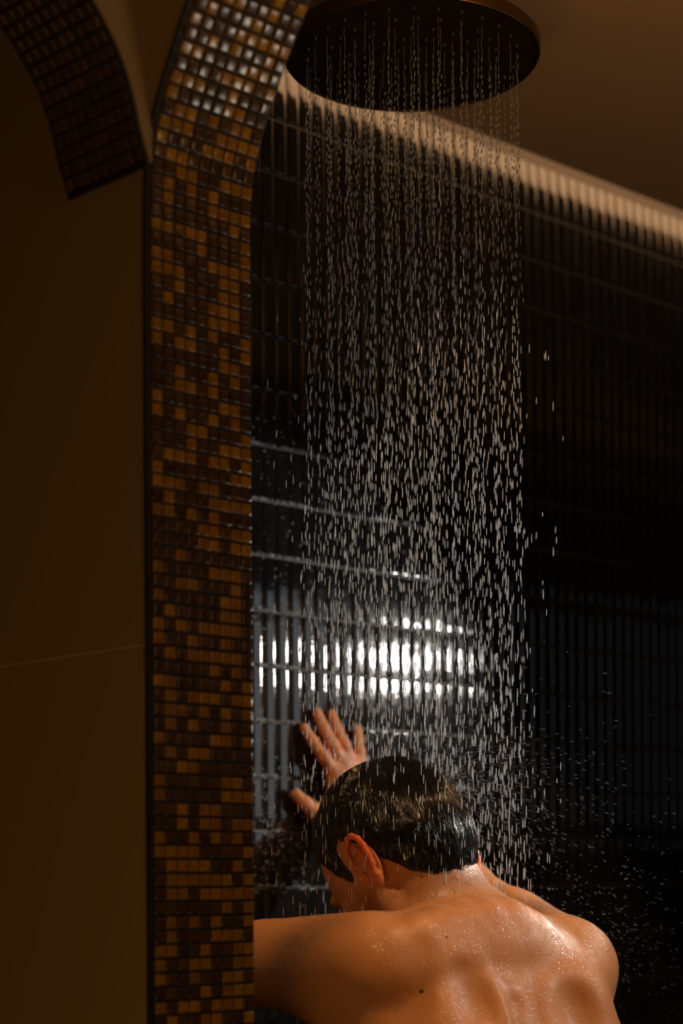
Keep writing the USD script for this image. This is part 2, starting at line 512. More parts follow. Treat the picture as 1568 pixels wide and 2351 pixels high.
def finger(w, h, t):
    gx = np.array([-1, -0.92, -0.75, -0.45, 0.45, 0.75, 0.92, 1.0]); gy = np.array([-1, -0.975, -0.94, 0.94, 0.975, 1])
    zx = np.array([0, 0.72, 0.95, 1, 1, 0.95, 0.72, 0]); zy = np.array([0, 0.72, 1, 1, 0.72, 0])
    X, Y = np.meshgrid(gx, gy, indexing='ij'); zz = np.minimum(*np.meshgrid(zx, zy, indexing='ij')) * t
    k, l = X.shape
    v = np.stack([X * w / 2, Y * h / 2, zz], -1).reshape(-1, 3)
    i = np.arange(k * l).reshape(k, l)
    f = np.stack([i[:-1, :-1], i[1:, :-1], i[1:, 1:], i[:-1, 1:]], -1).reshape(-1, 4)
    return v, np.vstack([f[:, [0, 1, 2]], f[:, [0, 2, 3]]])


fv, ff = finger(0.0240, 0.0795, 0.0034)
z0 = E + (HY - 1654) / FPX * 2.894          # a level joint
tiles = []
r = np.random.default_rng(11)
t_first = -0.1365                           # an upright joint
for i in range(-19, 104):
    for j in range(-22, 13):
        zc = z0 + (j + 0.5) * TH_
        if zc < 0.0: continue
        tc = t_first + (i + 0.5) * TW
        if zc + TH_ / 2 > CEIL + 0.10 or tc > 2.5: continue
        o = PW + A * tc + Z * zc
        tilt = r.normal(0, 1, 2) * (0.0055, 0.003)
        n2 = N + A * tilt[0] + Z * tilt[1]; n2 /= np.linalg.norm(n2)
        a2_ = A - n2 * np.dot(A, n2); a2_ /= np.linalg.norm(a2_)
        e2 = np.cross(n2, a2_)
        v = o + N * r.uniform(-0.0003, 0.0003) + fv @ np.array([a2_, e2, n2])
        x, y = project(o)
        vis = 575 < x < 1585 and -10 < y < 2240 and zc - TH_ / 2 < CEIL + .03
        score = (1 / o[1] - (0.05 if y > 1950 else 0)) if vis else -1
        g = r.uniform(0.8, 1.2) * 0.0095
        u = np.abs(fv[:, :2] / np.abs(fv[:, :2]).max(0))
        sx = np.sign(fv[:, 0]) * np.interp(u[:, 0], [0, 0.45, 0.75, 0.92, 1], [0, 0.012, 0.19, 0.6, 1.5]); sy = np.sign(fv[:, 1]) * np.interp(u[:, 1], [0, 0.94, 0.975, 1], [0, 0.02, 0.6, 1.5])
        ln = np.column_stack([sx, sy, np.ones(len(fv))]); ln /= np.linalg.norm(ln, axis=1, keepdims=True)
        tiles.append((score, v, np.array([g, g * 0.98, g * 1.0]), ln @ np.array([a2_, e2, n2])))
order = sorted(range(len(tiles)), key=lambda i: -tiles[i][0])
shown = set(i for i in order[:300] if tiles[i][0] > 0)
for i in order[:300]:
    if i in shown: obj('tile', (tiles[i][1], ff), 'black_tile', wb, tone=tiles[i][2], normals=tiles[i][3])
rest = [i for i in range(len(tiles)) if i not in shown]
obj('tile_field', (np.vstack([tiles[i][1] for i in rest]), np.vstack([ff + k * len(fv) for k in range(len(rest))])), 'black_tile', wb,
    tone=np.repeat(np.array([tiles[i][2] for i in rest]), len(fv), 0), normals=np.vstack([tiles[i][3] for i in rest]), kind='stuff', label='remaining narrow black tiles')

# ------------------------------------------------------------------ shower head
HD = 2.60
hc = at(957, 134, HD)
HR = 294 / FPX * HD
tiltm = trimesh.transformations.rotation_matrix(math.radians(-1.7), [1, 0, 0])


def lathe(pr, n=96):
    return trimesh.creation.revolve(np.array(pr), sections=n)


sh = thing('shower_head', 'large round dark bronze rain shower head hanging from the ceiling with water falling', 'shower head', loc=hc)
place = lambda m: m.apply_transform(tiltm)
obj('plate', place(lathe([(0, 0.0006), (HR - 0.006, 0.0006), (HR - 0.004, 0.002), (HR - 0.004, 0.012), (0, 0.012)])), 'bronze', sh, smooth=30)
obj('rim', place(lathe([(HR - 0.0052, 0.0008), (HR - 0.004, -0.0006), (HR - 0.0014, -0.0006), (HR, 0.0012), (HR, 0.0150), (HR - 0.002, 0.0172), (HR - 0.006, 0.0176), (0.03, 0.024), (0, 0.024), (0, 0.0122), (HR - 0.0052, 0.0122), (HR - 0.0052, 0.0008)])), 'bronze_rim', sh, smooth=40, label='thin bronze rim catching the light')
obj('stem', place(lathe([(0, 0.020), (0.030, 0.020), (0.030, 0.026), (0.014, 0.032), (0.0125, 0.036), (0.0125, CEIL - hc[2] - 0.004), (0, CEIL - hc[2] - 0.004)], 32)), 'bronze_rim', sh, smooth=40)
obj('ceiling_flange', trimesh.creation.cylinder(0.032, 0.006, sections=40, transform=trimesh.transformations.translation_matrix([0, 0, CEIL - hc[2] - 0.003])), 'bronze_rim', sh, smooth=40)
noz = []
for ring, n in ((0.0, 1), (0.028, 6), (0.056, 12), (0.084, 18), (0.112, 24), (0.140, 28)):
    for k in range(n):
        a = 2 * math.pi * (k + 0.31 * ring * 90) / n
        noz.append((ring * math.cos(a), ring * math.sin(a)))
nz = lathe([(0, -0.0032), (0.0012, -0.0032), (0.0019, -0.0020), (0.0028, 0.0004), (0.0030, 0.0012), (0, 0.0012)], 10)
for x, y in noz:
    m = nz.copy(); m.apply_translation([x, y, 0.0]); m.apply_transform(tiltm)
    obj('nozzle', m, 'nozzle', sh, smooth=40)

# brass rail of the hand shower, low on the black wall
rb = on_plane(737, 2335, PW + N * 0.05, N) + Z * E
rail = thing('hand_shower_rail', 'short upright brass rail just below the raised left arm', 'rail', loc=(rb[0], rb[1], 0.35))
obj('tube', trimesh.creation.cylinder(0.009, rb[2] + 0.004 - 0.35 + 0.02, sections=24, transform=trimesh.transformations.translation_matrix([0, 0, (rb[2] + .024 - .35) / 2])), 'brass', rail, smooth=40)
for zz in (0.06, rb[2] - 0.35 - 0.03):
    m = trimesh.creation.cylinder(0.007, 0.052, sections=20); m.apply_transform(trimesh.geometry.align_vectors([0, 0, 1], N)); m.apply_translation(-N * 0.0245 + Z * zz)
    obj('bracket', m, 'brass', rail, smooth=40)

#BODY
# ------------------------------------------------------------------ the person: one implicit body, meshed by surface nets
class Field:
    """A signed distance field on a grid, built up shape by shape."""

    def __init__(self, lo, hi, h):
        self.lo, self.h = np.array(lo, float), h
        self.n = (np.ceil((np.array(hi) - lo) / h) + 1).astype(int)
        self.d = np.full(self.n, 0.04, np.float32)

    def _window(self, lo, hi):
        a = np.clip(np.floor((lo - self.lo) / self.h).astype(int), 0, self.n)
        b = np.clip(np.ceil((hi - self.lo) / self.h).astype(int) + 1, 0, self.n)
        if (b <= a).any(): return None, None
        sl = tuple(slice(x, y) for x, y in zip(a, b))
        ax = [(self.lo[i] + self.h * np.arange(a[i], b[i])).astype(np.float32) for i in range(3)]
        return sl, (ax[0][:, None, None], ax[1][None, :, None], ax[2][None, None, :])

    def put(self, shape, k, sub=False):
        lo, hi, fn = shape
        m = k + 0.03
        sl, P = self._window(lo - m, hi + m)
        if sl is None: return
        d, s = self.d[sl], fn(*P).astype(np.float32)
        if sub:
            s = -s
            hh = np.maximum(k - np.abs(d - s), 0) / max(k, 1e-9)
            self.d[sl] = np.maximum(d, s) + hh * hh * k * 0.25
        else:
            hh = np.maximum(k - np.abs(d - s), 0) / max(k, 1e-9)
            self.d[sl] = np.minimum(d, s) - hh * hh * k * 0.25

    def sample(self, p, order=1):
        return map_coordinates(self.d, ((np.asarray(p) - self.lo) / self.h).T, order=order, mode='nearest')

    def normals(self, p, e=None):
        e = e or self.h
        g = np.stack([self.sample(p + V(*(e * (np.arange(3) == i)))) - self.sample(p - V(*(e * (np.arange(3) == i)))) for i in range(3)], 1)
        return g / np.maximum(np.linalg.norm(g, axis=1, keepdims=True), 1e-9)

    def mesh(self):
        d = self.d.copy()
        for ax in range(3):
            sl = [slice(None)] * 3
            for e in (0, -1):
                sl[ax] = e; d[tuple(sl)] = np.maximum(d[tuple(sl)], self.h * 0.5)
        ins = d < 0
        n = self.n
        any_ = np.zeros(n - 1, bool); all_ = np.ones(n - 1, bool)
        for a, b, c in np.ndindex(2, 2, 2):
            v = ins[a:n[0] - 1 + a, b:n[1] - 1 + b, c:n[2] - 1 + c]
            any_ |= v; all_ &= v
        cells = np.argwhere(any_ & ~all_)
        ids = np.ravel_multi_index(cells.T, n - 1)
        corner = np.array(list(np.ndindex(2, 2, 2)))
        val = np.stack([d[tuple((cells + c).T)] for c in corner], 1)
        acc, cnt = np.zeros((len(cells), 3)), np.zeros(len(cells))
        for i in range(8):
            for j in range(i + 1, 8):
                if np.abs(corner[i] - corner[j]).sum() != 1: continue
                a, b = val[:, i], val[:, j]
                m = (a < 0) != (b < 0)
                t = np.where(m, a / np.where(m, a - b, 1), 0)
                acc[m] += (corner[i] + t[:, None] * (corner[j] - corner[i]))[m]; cnt[m] += 1
        verts = self.lo + self.h * (cells + acc / cnt[:, None])
        faces = []
        look = lambda c: np.searchsorted(ids, np.ravel_multi_index(c.T, n - 1))
        for ax in range(3):
            u, w = (ax + 1) % 3, (ax + 2) % 3
            s0 = [slice(1, -1)] * 3; s1_ = [slice(1, -1)] * 3
            s0[ax] = slice(0, -1); s1_[ax] = slice(1, None)
            e0, e1 = ins[tuple(s0)], ins[tuple(s1_)]
            off = np.ones(3, int); off[ax] = 0
            for flip, m in ((0, e0 & ~e1), (1, ~e0 & e1)):
                g = np.argwhere(m) + off
                if not len(g): continue
                eu, ew = np.eye(3, dtype=int)[u], np.eye(3, dtype=int)[w]
                q = np.stack([look(g - eu - ew), look(g - ew), look(g), look(g - eu)], 1)
                faces.append(q[:, ::-1] if flip else q)
        f = np.vstack(faces)
        return verts, np.vstack([f[:, [0, 1, 2]], f[:, [0, 2, 3]]])


def cone(p, q, r1, r2):
    p, q = np.asarray(p, float), np.asarray(q, float)
    ba = q - p; l2 = float(ba @ ba) or 1e-9

    def fn(x, y, z):
        px_, py_, pz_ = x - p[0], y - p[1], z - p[2]
        t = np.clip((px_ * ba[0] + py_ * ba[1] + pz_ * ba[2]) / l2, 0, 1)
        return np.sqrt((px_ - t * ba[0]) ** 2 + (py_ - t * ba[1]) ** 2 + (pz_ - t * ba[2]) ** 2) - (r1 + (r2 - r1) * t)
    r_ = V(*(max(r1, r2),) * 3)
    return np.minimum(p, q) - r_, np.maximum(p, q) + r_, fn


def ell(c, axes, rad):
    c, R, rad = np.asarray(c, float), np.asarray(axes, float), np.asarray(rad, float)

    def fn(x, y, z):
        dx, dy, dz = x - c[0], y - c[1], z - c[2]
        l = [dx * a[0] + dy * a[1] + dz * a[2] for a in R]
        k0 = np.sqrt(sum((li / r_) ** 2 for li, r_ in zip(l, rad)))
        k1 = np.sqrt(sum((li / (r_ * r_)) ** 2 for li, r_ in zip(l, rad)))
        return k0 * (k0 - 1) / np.maximum(k1, 1e-6)
    ext = np.sqrt(((R * rad[:, None]) ** 2).sum(0))
    return c - ext, c + ext, fn


def unit(v):
    return np.asarray(v, float) / np.linalg.norm(v)


# ---- skeleton
SA = unit(V(0.81, 0.586, 0))                # shoulder axis, left to right
FW = V(-SA[1], SA[0], 0)                    # the way the chest faces, level
LEAN = math.radians(22)
TU = Z * math.cos(LEAN) + FW * math.sin(LEAN)   # up along the leaning trunk
TB = -FW * math.cos(LEAN) + Z * math.sin(LEAN)  # towards the back
JL, JR = at(840, 2228, 2.43), at(1300, 2232, 2.63)
MID = (JL + JR) / 2
C7 = MID + TB * 0.052 + TU * 0.050
# head frame
hp, hr_, hy_ = math.radians(49), math.radians(5), math.radians(0)
HFw = FW * math.cos(hy_) - SA * math.sin(hy_)
HL = -SA * math.cos(hy_) - FW * math.sin(hy_)
HU0 = Z * math.cos(hp) + HFw * math.sin(hp)
HFf = HFw * math.cos(hp) - Z * math.sin(hp)
HU = HU0 * math.cos(hr_) + HL * math.sin(hr_)
HLx = HL * math.cos(hr_) - HU0 * math.sin(hr_)
HC = at(894, 1943, 2.59)
HS = 1.09
hl = lambda f, l, u: HC + HS * (HFf * f + HLx * l + HU * u)
HAX = np.array([HFf, HLx, HU])

parts = []                                   # (shape, blend, subtract)
add = lambda s, k=0.02: parts.append((s, k, False))
cut = lambda s, k=0.01: parts.append((s, k, True))
tp = lambda a, b, u: MID + SA * a + TB * b + TU * u
TAX = np.array([SA, TB, TU])
# trunk
add(ell(tp(0, -0.015, -0.17), TAX, (0.158, 0.112, 0.21)), 0.02)
add(ell(tp(0, -0.005, -0.36), TAX, (0.142, 0.100, 0.20)), 0.06)
add(ell(tp(0, 0.015, -0.035), TAX, (0.145, 0.072, 0.075)), 0.05)
for s in (-1, 1):
    add(ell(tp(s * 0.125, 0.012, -0.16), TAX, (0.052, 0.075, 0.14)), 0.04)            # lats
    add(ell(tp(s * 0.082, 0.066, -0.085), np.array([unit(SA + s * TU * .25), TB, unit(TU - s * SA * .25)]), (0.062, 0.034, 0.085)), 0.025)   # scapula
    add(ell(tp(s * 0.045, 0.078, -0.22), TAX, (0.026, 0.028, 0.15)), 0.03)            # long back muscles
# trapezius
for s, J in ((-1, JL), (1, JR)):
    add(cone(C7 - TB * 0.030 + TU * 0.010 + SA * s * 0.025, J + TU * 0.030 - SA * s * 0.012 + TB * 0.012, 0.040, 0.026), 0.045)
    add(cone(C7 - TB * 0.022 - TU * 0.05, J + TU * 0.010 - SA * s * 0.03 + TB * 0.03, 0.042, 0.030), 0.04)
# neck
NB = MID - TB * 0.030 + TU * 0.010
NT = hl(-0.024, 0, -0.056)
NECK0 = len(parts)
add(cone(NB, NT, 0.064, 0.057), 0.035)
add(cone(C7 - TB * 0.066 - TU * 0.02, hl(-0.050, 0, -0.050), 0.036, 0.030), 0.02)
for s in (-1, 1):
    add(cone(C7 - TB * 0.066 - TU * 0.02 + SA * s * 0.030, hl(-0.046, -s * 0.032, -0.050), 0.032, 0.027), 0.02)
add(ell(C7 - TB * 0.014 - TU * .004, TAX, (0.024, 0.020, 0.018)), 0.03)
NECK1 = len(parts)
# pelvis and legs (below the picture)
HIP = MID - TU * 0.50
add(ell(HIP + TU * 0.01, TAX, (0.155, 0.112, 0.12)), 0.06)
for s in (-1, 1):
    h0 = HIP + SA * s * 0.085 - Z * 0.03
    add(ell(HIP + SA * s * 0.07 + TB * 0.055 - Z * 0.03, np.array([SA, TB, Z]), (0.075, 0.075, 0.085)), 0.04)
    kn = h0 + FW * 0.035 + SA * s * 0.03; kn[2] = 0.47
    an = kn - FW * 0.06; an[2] = 0.085
    add(cone(h0, kn, 0.084, 0.056), 0.03)
    add(ell(kn * 0.6 + an * 0.4 + Z * .07 - FW * .02, np.array([SA, FW, Z]), (0.052, 0.056, 0.12)), 0.03)
    add(cone(kn, an, 0.052, 0.038), 0.03)
    toe = an + FW * 0.15 + SA * s * 0.02; toe[2] = 0.026
    heel = an - FW * 0.045; heel[2] = 0.034
    add(cone(an, heel, 0.036, 0.033), 0.02)
    add(cone(heel, toe, 0.033, 0.025), 0.02)
    add(cone(an, toe - FW * .05 + SA * s * .0, 0.034, 0.030), 0.03)
# left arm: out to the left, elbow behind the jamb, forearm up against the tiles
EL = at(405, 2188, 2.60)
WL = PW + A * -0.345 + N * 0.038 + Z * (E + 0.17)
add(ell(JL + TU * 0.006 + TB * .006, TAX, (0.058, 0.058, 0.060)), 0.03)
ul = EL - JL
add(cone(JL, JL + ul * 0.5, 0.053, 0.048), 0.03)
add(cone(JL + ul * 0.5, EL, 0.048, 0.038), 0.03)
add(ell(JL + ul * 0.20 + Z * .012, np.array([unit(ul), unit(np.cross(Z, ul)), unit(np.cross(ul, np.cross(Z, ul)))]), (0.085, 0.052, 0.050)), 0.03)   # deltoid
add(ell(JL + ul * 0.46 - Z * 0.014, np.array([unit(ul), unit(np.cross(Z, ul)), Z]), (0.105, 0.044, 0.037)), 0.03)   # triceps
add(cone(EL, EL + (WL - EL) * .35, 0.042, 0.045), 0.02)
add(cone(EL + (WL - EL) * .35, WL, 0.044, 0.028), 0.02)
add(cone(tp(-0.135, 0.03, -0.16), JL + ul * 0.22 - Z * 0.03, 0.050, 0.034), 0.05)      # back of the armpit
# right arm: forward and up, forearm behind the head, hand flat on the tiles
WR = on_plane(792, 1868, PW + N * 0.034, N) + Z * E
ER = at(1066, 2040, 2.84)
add(ell(JR + TU * 0.004 + TB * .004 + SA * 0.000, TAX, (0.060, 0.060, 0.060)), 0.03)
ur = ER - JR
add(cone(JR, JR + ur * 0.5, 0.056, 0.047), 0.03)
add(cone(JR + ur * 0.5, ER, 0.047, 0.038), 0.03)
add(ell(JR + ur * 0.22 + SA * 0.010, np.array([unit(ur), unit(np.cross(Z, ur)), unit(np.cross(ur, np.cross(Z, ur)))]), (0.080, 0.050, 0.048)), 0.03)
add(cone(tp(0.105, 0.050, -0.055), JR - SA * 0.006 - TU * 0.004, 0.044, 0.050), 0.04)
add(cone(tp(0.140, 0.02, -0.15), JR + ur * 0.18 - Z * 0.03, 0.048, 0.034), 0.05)
add(cone(ER, ER + (WR - ER) * .3, 0.039, 0.043), 0.02)
add(cone(ER + (WR - ER) * .3, WR, 0.042, 0.025), 0.02)
# the ridge of the trapezius, in front of the foreshortened neck, and the hollows of the back
rp = [at(*q) for q in ((902, 2148, 2.384), (960, 2128, 2.398), (1010, 2109, 2.420), (1060, 2097, 2.440), (1110, 2091, 2.456), (1160, 2093, 2.478), (1215, 2118, 2.500))]
inn = unit(V(0.05, 0.85, -0.52))
for p_, q_ in zip(rp, rp[1:]):
    add(cone(p_ + inn * 0.019, q_ + inn * 0.019, 0.019, 0.019), 0.016)
    add(cone(p_ + inn * 0.045 - Z * .022, q_ + inn * 0.045 - Z * .022, 0.044, 0.044), 0.03)
out_ = unit(V(0.15, -0.95, 0.2))
cut(ell(at(1090, 2292, 2.388) + out_ * 0.007, TAX, (0.017, 0.014, 0.030)), 0.034)
cut(ell(at(1330, 2338, 2.465) + out_ * 0.010, TAX, (0.022, 0.016, 0.032)), 0.035)
gv = [at(*q) for q in ((1150, 2218, 2.414), (1174, 2255, 2.414), (1190, 2305, 2.415), (1196, 2370, 2.405))]
for p_, q_ in zip(gv, gv[1:]): cut(cone(p_ + out_ * .0062, q_ + out_ * .0062, 0.006, 0.006), 0.020)
# back modelling
for u0, u1, rr in ((-0.16, -0.40, 0.010),):
    cut(cone(tp(0, 0.108 if u0 > -.1 else 0.120, u0), tp(0, 0.120, u1), rr, rr), 0.030)
for s in (-1, 1):
    cut(ell(tp(s * 0.052, 0.126, -0.20), TAX, (0.016, 0.010, 0.040)), 0.03)
# skull, face
SK0 = len(parts)
add(ell(hl(0, 0, 0.004), HAX, HS * V(0.098, 0.076, 0.090)), 0.02)
add(ell(hl(-0.030, 0, -0.022), HAX, HS * V(0.066, 0.066, 0.062)), 0.02)
add(ell(hl(0.040, 0, -0.050), HAX, HS * V(0.050, 0.058, 0.066)), 0.03)
for s in (-1, 1):
    add(cone(hl(0.004, s * 0.056, -0.062), hl(0.014, s * 0.052, -0.092), 0.014, 0.013), 0.02)
    add(cone(hl(0.014, s * 0.051, -0.092), hl(0.078, s * 0.016, -0.120), 0.016, 0.015), 0.02)
    add(ell(hl(0.066, s * 0.047, -0.046), HAX, (0.022, 0.020, 0.018)), 0.02)
    cut(ell(hl(0.098, s * 0.033, -0.022), HAX, (0.014, 0.017, 0.012)), 0.014)
    add(ell(hl(0.080, s * 0.032, -0.023), HAX, (0.013, 0.014, 0.011)), 0.004)
    add(cone(hl(0.092, s * 0.012, -0.004), hl(0.084, s * 0.046, -0.003), 0.008, 0.006), 0.012)
add(cone(hl(0.078, 0, -0.116), hl(0.082, 0, -0.112), 0.017, 0.016), 0.02)
add(cone(hl(0.060, 0, -0.085), hl(0.074, 0, -0.080), 0.030, 0.022), 0.02)
add(cone(hl(0.090, 0, -0.012), hl(0.112, 0, -0.052), 0.009, 0.012), 0.012)
for s in (-1, 1): add(ell(hl(0.101, s * 0.012, -0.057), HAX, (0.010, 0.008, 0.007)), 0.006)
add(cone(hl(0.093, -0.020, -0.081), hl(0.093, 0.020, -0.081), 0.006, 0.006), 0.008)
add(cone(hl(0.091, -0.017, -0.092), hl(0.091, 0.017, -0.092), 0.0065, 0.0065), 0.008)
cut(cone(hl(0.103, -0.022, -0.0865), hl(0.103, 0.022, -0.0865), 0.0025, 0.0025), 0.003)
# ears, on a finer grid of their own
skull_range = range(SK0, len(parts)); neck_parts = parts[NECK0:NECK1]
ear_parts = {}
for s in (-1, 1):
    E_ = ear_parts[s] = []
    ead = lambda sh_, k: E_.append((sh_, k, False)); ecut = lambda sh_, k: E_.append((sh_, k, True))
    et = -0.06
    eu = unit(HU * math.cos(et) - HFf * math.sin(et)); eb = unit(-HFf * math.cos(et) - HU * math.sin(et))
    eo = HLx * s
    fl_ = math.radians(8 if s > 0 else 42)
    ebk = unit(eb * math.cos(fl_) + eo * math.sin(fl_)); en = unit(eo * math.cos(fl_) - eb * math.sin(fl_))
    e0 = hl(-0.002, s * 0.0735, -0.044); q_ = 1.22
    ep = lambda b, u, o=0.0: e0 + q_ * (ebk * b + eu * u + en * o)
    EAX = np.array([ebk, eu, en]); er = lambda *a: tuple(q_ * x for x in a)
    ead(ell(ep(0.0125, 0.003, -0.003), EAX, er(0.0180, 0.0300, 0.0034)), 0.003)
    ring = [(0.001, 0.004), (-0.001, 0.012), (0.001, 0.023), (0.008, 0.0315), (0.018, 0.0335), (0.0265, 0.0285), (0.0305, 0.019), (0.0305, 0.008), (0.0275, -0.004), (0.0225, -0.014), (0.0160, -0.022)]
    for i_, ((b0, u0), (b1, u1)) in enumerate(zip(ring, ring[1:])):
        w0 = 0.0027 + 0.0008 * math.sin(i_ * .35)
        ead(cone(ep(b0, u0, 0.0030), ep(b1, u1, 0.0030), q_ * w0, q_ * w0), 0.0015)
    ead(ell(ep(0.0095, -0.0255, 0.0005), EAX, er(0.0090, 0.0105, 0.0040)), 0.005)
    anti = [(0.0165, 0.0215), (0.0195, 0.012), (0.0200, 0.003), (0.0180, -0.006), (0.0135, -0.0135), (0.0085, -0.0160)]
    for (b0, u0), (b1, u1) in zip(anti, anti[1:]):
        ead(cone(ep(b0, u0, 0.0026), ep(b1, u1, 0.0026), q_ * 0.0024, q_ * 0.0024), 0.002)
    ead(cone(ep(0.0190, 0.012, 0.0022), ep(0.0090, 0.0185, 0.0012), q_ * 0.0020, q_ * 0.0014), 0.002)
    ead(cone(ep(0.002, 0.006, 0.002), ep(0.012, 0.003, 0.001), q_ * 0.0020, q_ * 0.0012), 0.002)
    ead(ell(ep(0.0005, -0.007, 0.003), EAX, er(0.0042, 0.0062, 0.0036)), 0.003)
    ecut(ell(ep(0.0105, -0.004, 0.0030), EAX, er(0.0070, 0.0090, 0.0048)), 0.002)
    ecut(ell(ep(0.0095, 0.0095, 0.0034), EAX, er(0.0065, 0.0042, 0.0040)), 0.002)
    ecut(ell(ep(0.0120, 0.0245, 0.0034), EAX, er(0.0060, 0.0044, 0.0036)), 0.002)
    for (b0, u0), (b1, u1) in zip([(0.0235, 0.020), (0.0255, 0.010), (0.0245, 0.000)], [(0.0255, 0.010), (0.0245, 0.000), (0.0205, -0.010)]):
        ecut(cone(ep(b0, u0, 0.0036), ep(b1, u1, 0.0036), q_ * 0.0016, q_ * 0.0016), 0.0015)
    ead(cone(ep(-0.004, 0.012, -0.006), ep(0.003, -0.016, -0.006), q_ * 0.0075, q_ * 0.0065), 0.006)
    E_.append(e0)
# the right hand on the tiles: points of the picture laid on planes a little off the wall
hw = lambda px, py, off: on_plane(px, py, PW + N * off, N) + Z * E
hand = []
hadd = lambda s, k: hand.append((s, k, False))
fingers = {
    'index': [(770, 1775, .030), (745, 1737, .032), (722, 1704, .022), (701, 1672, .012)],
    'middle': [(790, 1757, .033), (765, 1710, .036), (747, 1674, .026), (731, 1638, .012)],
    'ring': [(812, 1757, .031), (792, 1712, .034), (777, 1676, .024), (764, 1640, .011)],
    'pinky': [(831, 1764, .027), (827, 1727, .028), (825, 1699, .020), (823, 1673, .011)]}
frad = {'index': (.0105, .0095, .0088, .0074), 'middle': (.0108, .0098, .0090, .0077), 'ring': (.0104, .0093, .0086, .0072), 'pinky': (.0095, .0082, .0076, .0064)}
FP = {}
for nm, pts in fingers.items():
    P = [hw(*p) for p in pts]; FP[nm] = P
    for i in range(3):
        hadd(cone(P[i], P[i + 1], frad[nm][i], frad[nm][i + 1]), 0.003)
    hadd(ell(P[1] + N * .001, np.eye(3), (frad[nm][1] * 1.05,) * 3), 0.004)
WH = WR
palm = [(FP['index'][0], .0115), (FP['middle'][0], .0120), (FP['ring'][0], .0115), (FP['pinky'][0], .0105)]
for k_, (p, r_) in enumerate(palm):
    hadd(cone(p, WH + A * (-0.016 + 0.010 * k_) + Z * .010 + N * .002, r_, 0.017), 0.014)
    hadd(ell(p + N * .002, np.eye(3), (r_ * .98,) * 3), 0.006)
for (p, r_), (q, r2_) in zip(palm, palm[1:]): hadd(cone(p - N * .003, q - N * .003, r_ * .85, r2_ * .85), 0.010)
TH0, TH1, TH2, TH3 = hw(766, 1872, .028), hw(733, 1872, .026), hw(703, 1845, .022), hw(681, 1824, .016)
hadd(cone(WH + A * -0.012, TH0, .019, .019), 0.015)
hadd(cone(TH0, TH1, .0175, .0135), 0.012)
hadd(cone(TH1, TH2, .0130, .0112), 0.004)
hadd(cone(TH2, TH3, .0112, .0088), 0.003)
hadd(cone(TH1 + Z * .004, FP['index'][0] * .45 + WH * .55, .008, .012), 0.016)
hadd(cone(WH, WH + (ER - WR) * 0.22, 0.025, 0.028), 0.02)
# the left hand, flat on the tiles behind the jamb
lh = []
LHW = WL - N * 0.008
for k_, (da, ln) in enumerate(((0.030, .066), (0.010, .075), (-0.010, .069), (-0.029, .054))):
    k0 = LHW + A * da + Z * 0.085
    hadd(cone(LHW + A * da * .6, k0, .015, .011), .012)
    hadd(cone(k0, k0 + Z * ln + A * da * .25 - N * .014, .0100, .0075), .004)
hadd(cone(LHW + A * .02, LHW + A * .055 + Z * .045, .016, .011), .01)
hadd(cone(LHW + A * .055 + Z * .045, LHW + A * .080 + Z * .085 - N * .008, .011, .008), .004)
hadd(cone(WL, WL + (EL - WL) * .25, .026, .031), .02)


def build(lo, hi, h, which):
    F = Field(lo, hi, h)
    for s_, k, sub in which: F.put(s_, k, sub)
    return F


FU = build((-0.34, 2.24, E - 0.40), (0.44, 3.06, E + 0.30), 0.0023, parts)
FH = build(np.min([FP['index'][3], TH3, WH], 0) - 0.05, np.max([FP['pinky'][0], FP['middle'][3], WH + (ER - WR) * .22], 0) + 0.05, 0.0013, hand)
FH2 = build(WL - V(.12, .12, .08), WL + V(.12, .12, .22), 0.002, hand)
FE = [build(e[-1] - .065, e[-1] + .065, 0.0010, e[:-1]) for e in ear_parts.values()]
FL = build((-0.25, 1.95, 0.0), (0.75, 2.85, E - 0.37), 0.006, parts)

import manifold3d as m3


def solid(v, f):
    return m3.Manifold(m3.Mesh(np.asarray(v, np.float32), np.asarray(f, np.uint32)))


pieces = [F.mesh() for F in (FU, FH, FH2, FL, *FE)]
u_ = solid(*pieces[0])
for v, f in pieces[1:]: u_ = u_ + solid(v, f)
comp = max(u_.decompose(), key=lambda c: c.volume())
mm = comp.to_mesh(); bv, bf = np.array(mm.vert_properties[:, :3], float), np.array(mm.tri_verts)


def body_normals(v):
    n = FU.normals(v, 0.0022)
    inh = lambda F: np.all((v > F.lo + .004) & (v < F.lo + F.h * (F.n - 1) - .004), 1)
    for F in (FH, FH2, FL, *FE):
        m = inh(F) & (np.abs(F.sample(v)) < np.abs(FU.sample(v)) + (0.0 if F is not FL else -1e-4))
        if F is FL: m = v[:, 2] < E - .385
        if m.any(): n[m] = F.normals(v[m], F.h)
    return n


bn = body_normals(bv)
# skin tone per vertex: redder ears, hands and knuckles; stubble on the jaw and neck edge
L_ = (bv - HC) @ HAX.T / HS
tone = np.tile(V(0.545, 0.240, 0.088), (len(bv), 1))
ear = np.exp(-(((L_[:, 0] + 0.02) / .035) ** 2 + ((np.abs(L_[:, 1]) - .093) / .014) ** 2 + ((L_[:, 2] + .034) / .045) ** 2))
tone += np.clip(ear * 2.0, 0, 1)[:, None] * (V(0.70, 0.105, 0.045) - tone)
hd_ = np.clip(1 - np.linalg.norm(bv - (WH * .4 + FP['middle'][1] * .6), axis=1) / 0.16, 0, 1) ** .5
tone += (0.75 * hd_)[:, None] * (V(0.60, 0.27, 0.15) - tone)
for nm in FP:
    for q in (FP[nm][1], FP[nm][3]):
        w_ = np.exp(-(np.linalg.norm(bv - q, axis=1) / .012) ** 2)
        tone += (0.5 * w_)[:, None] * (V(0.60, 0.20, 0.11) - tone)
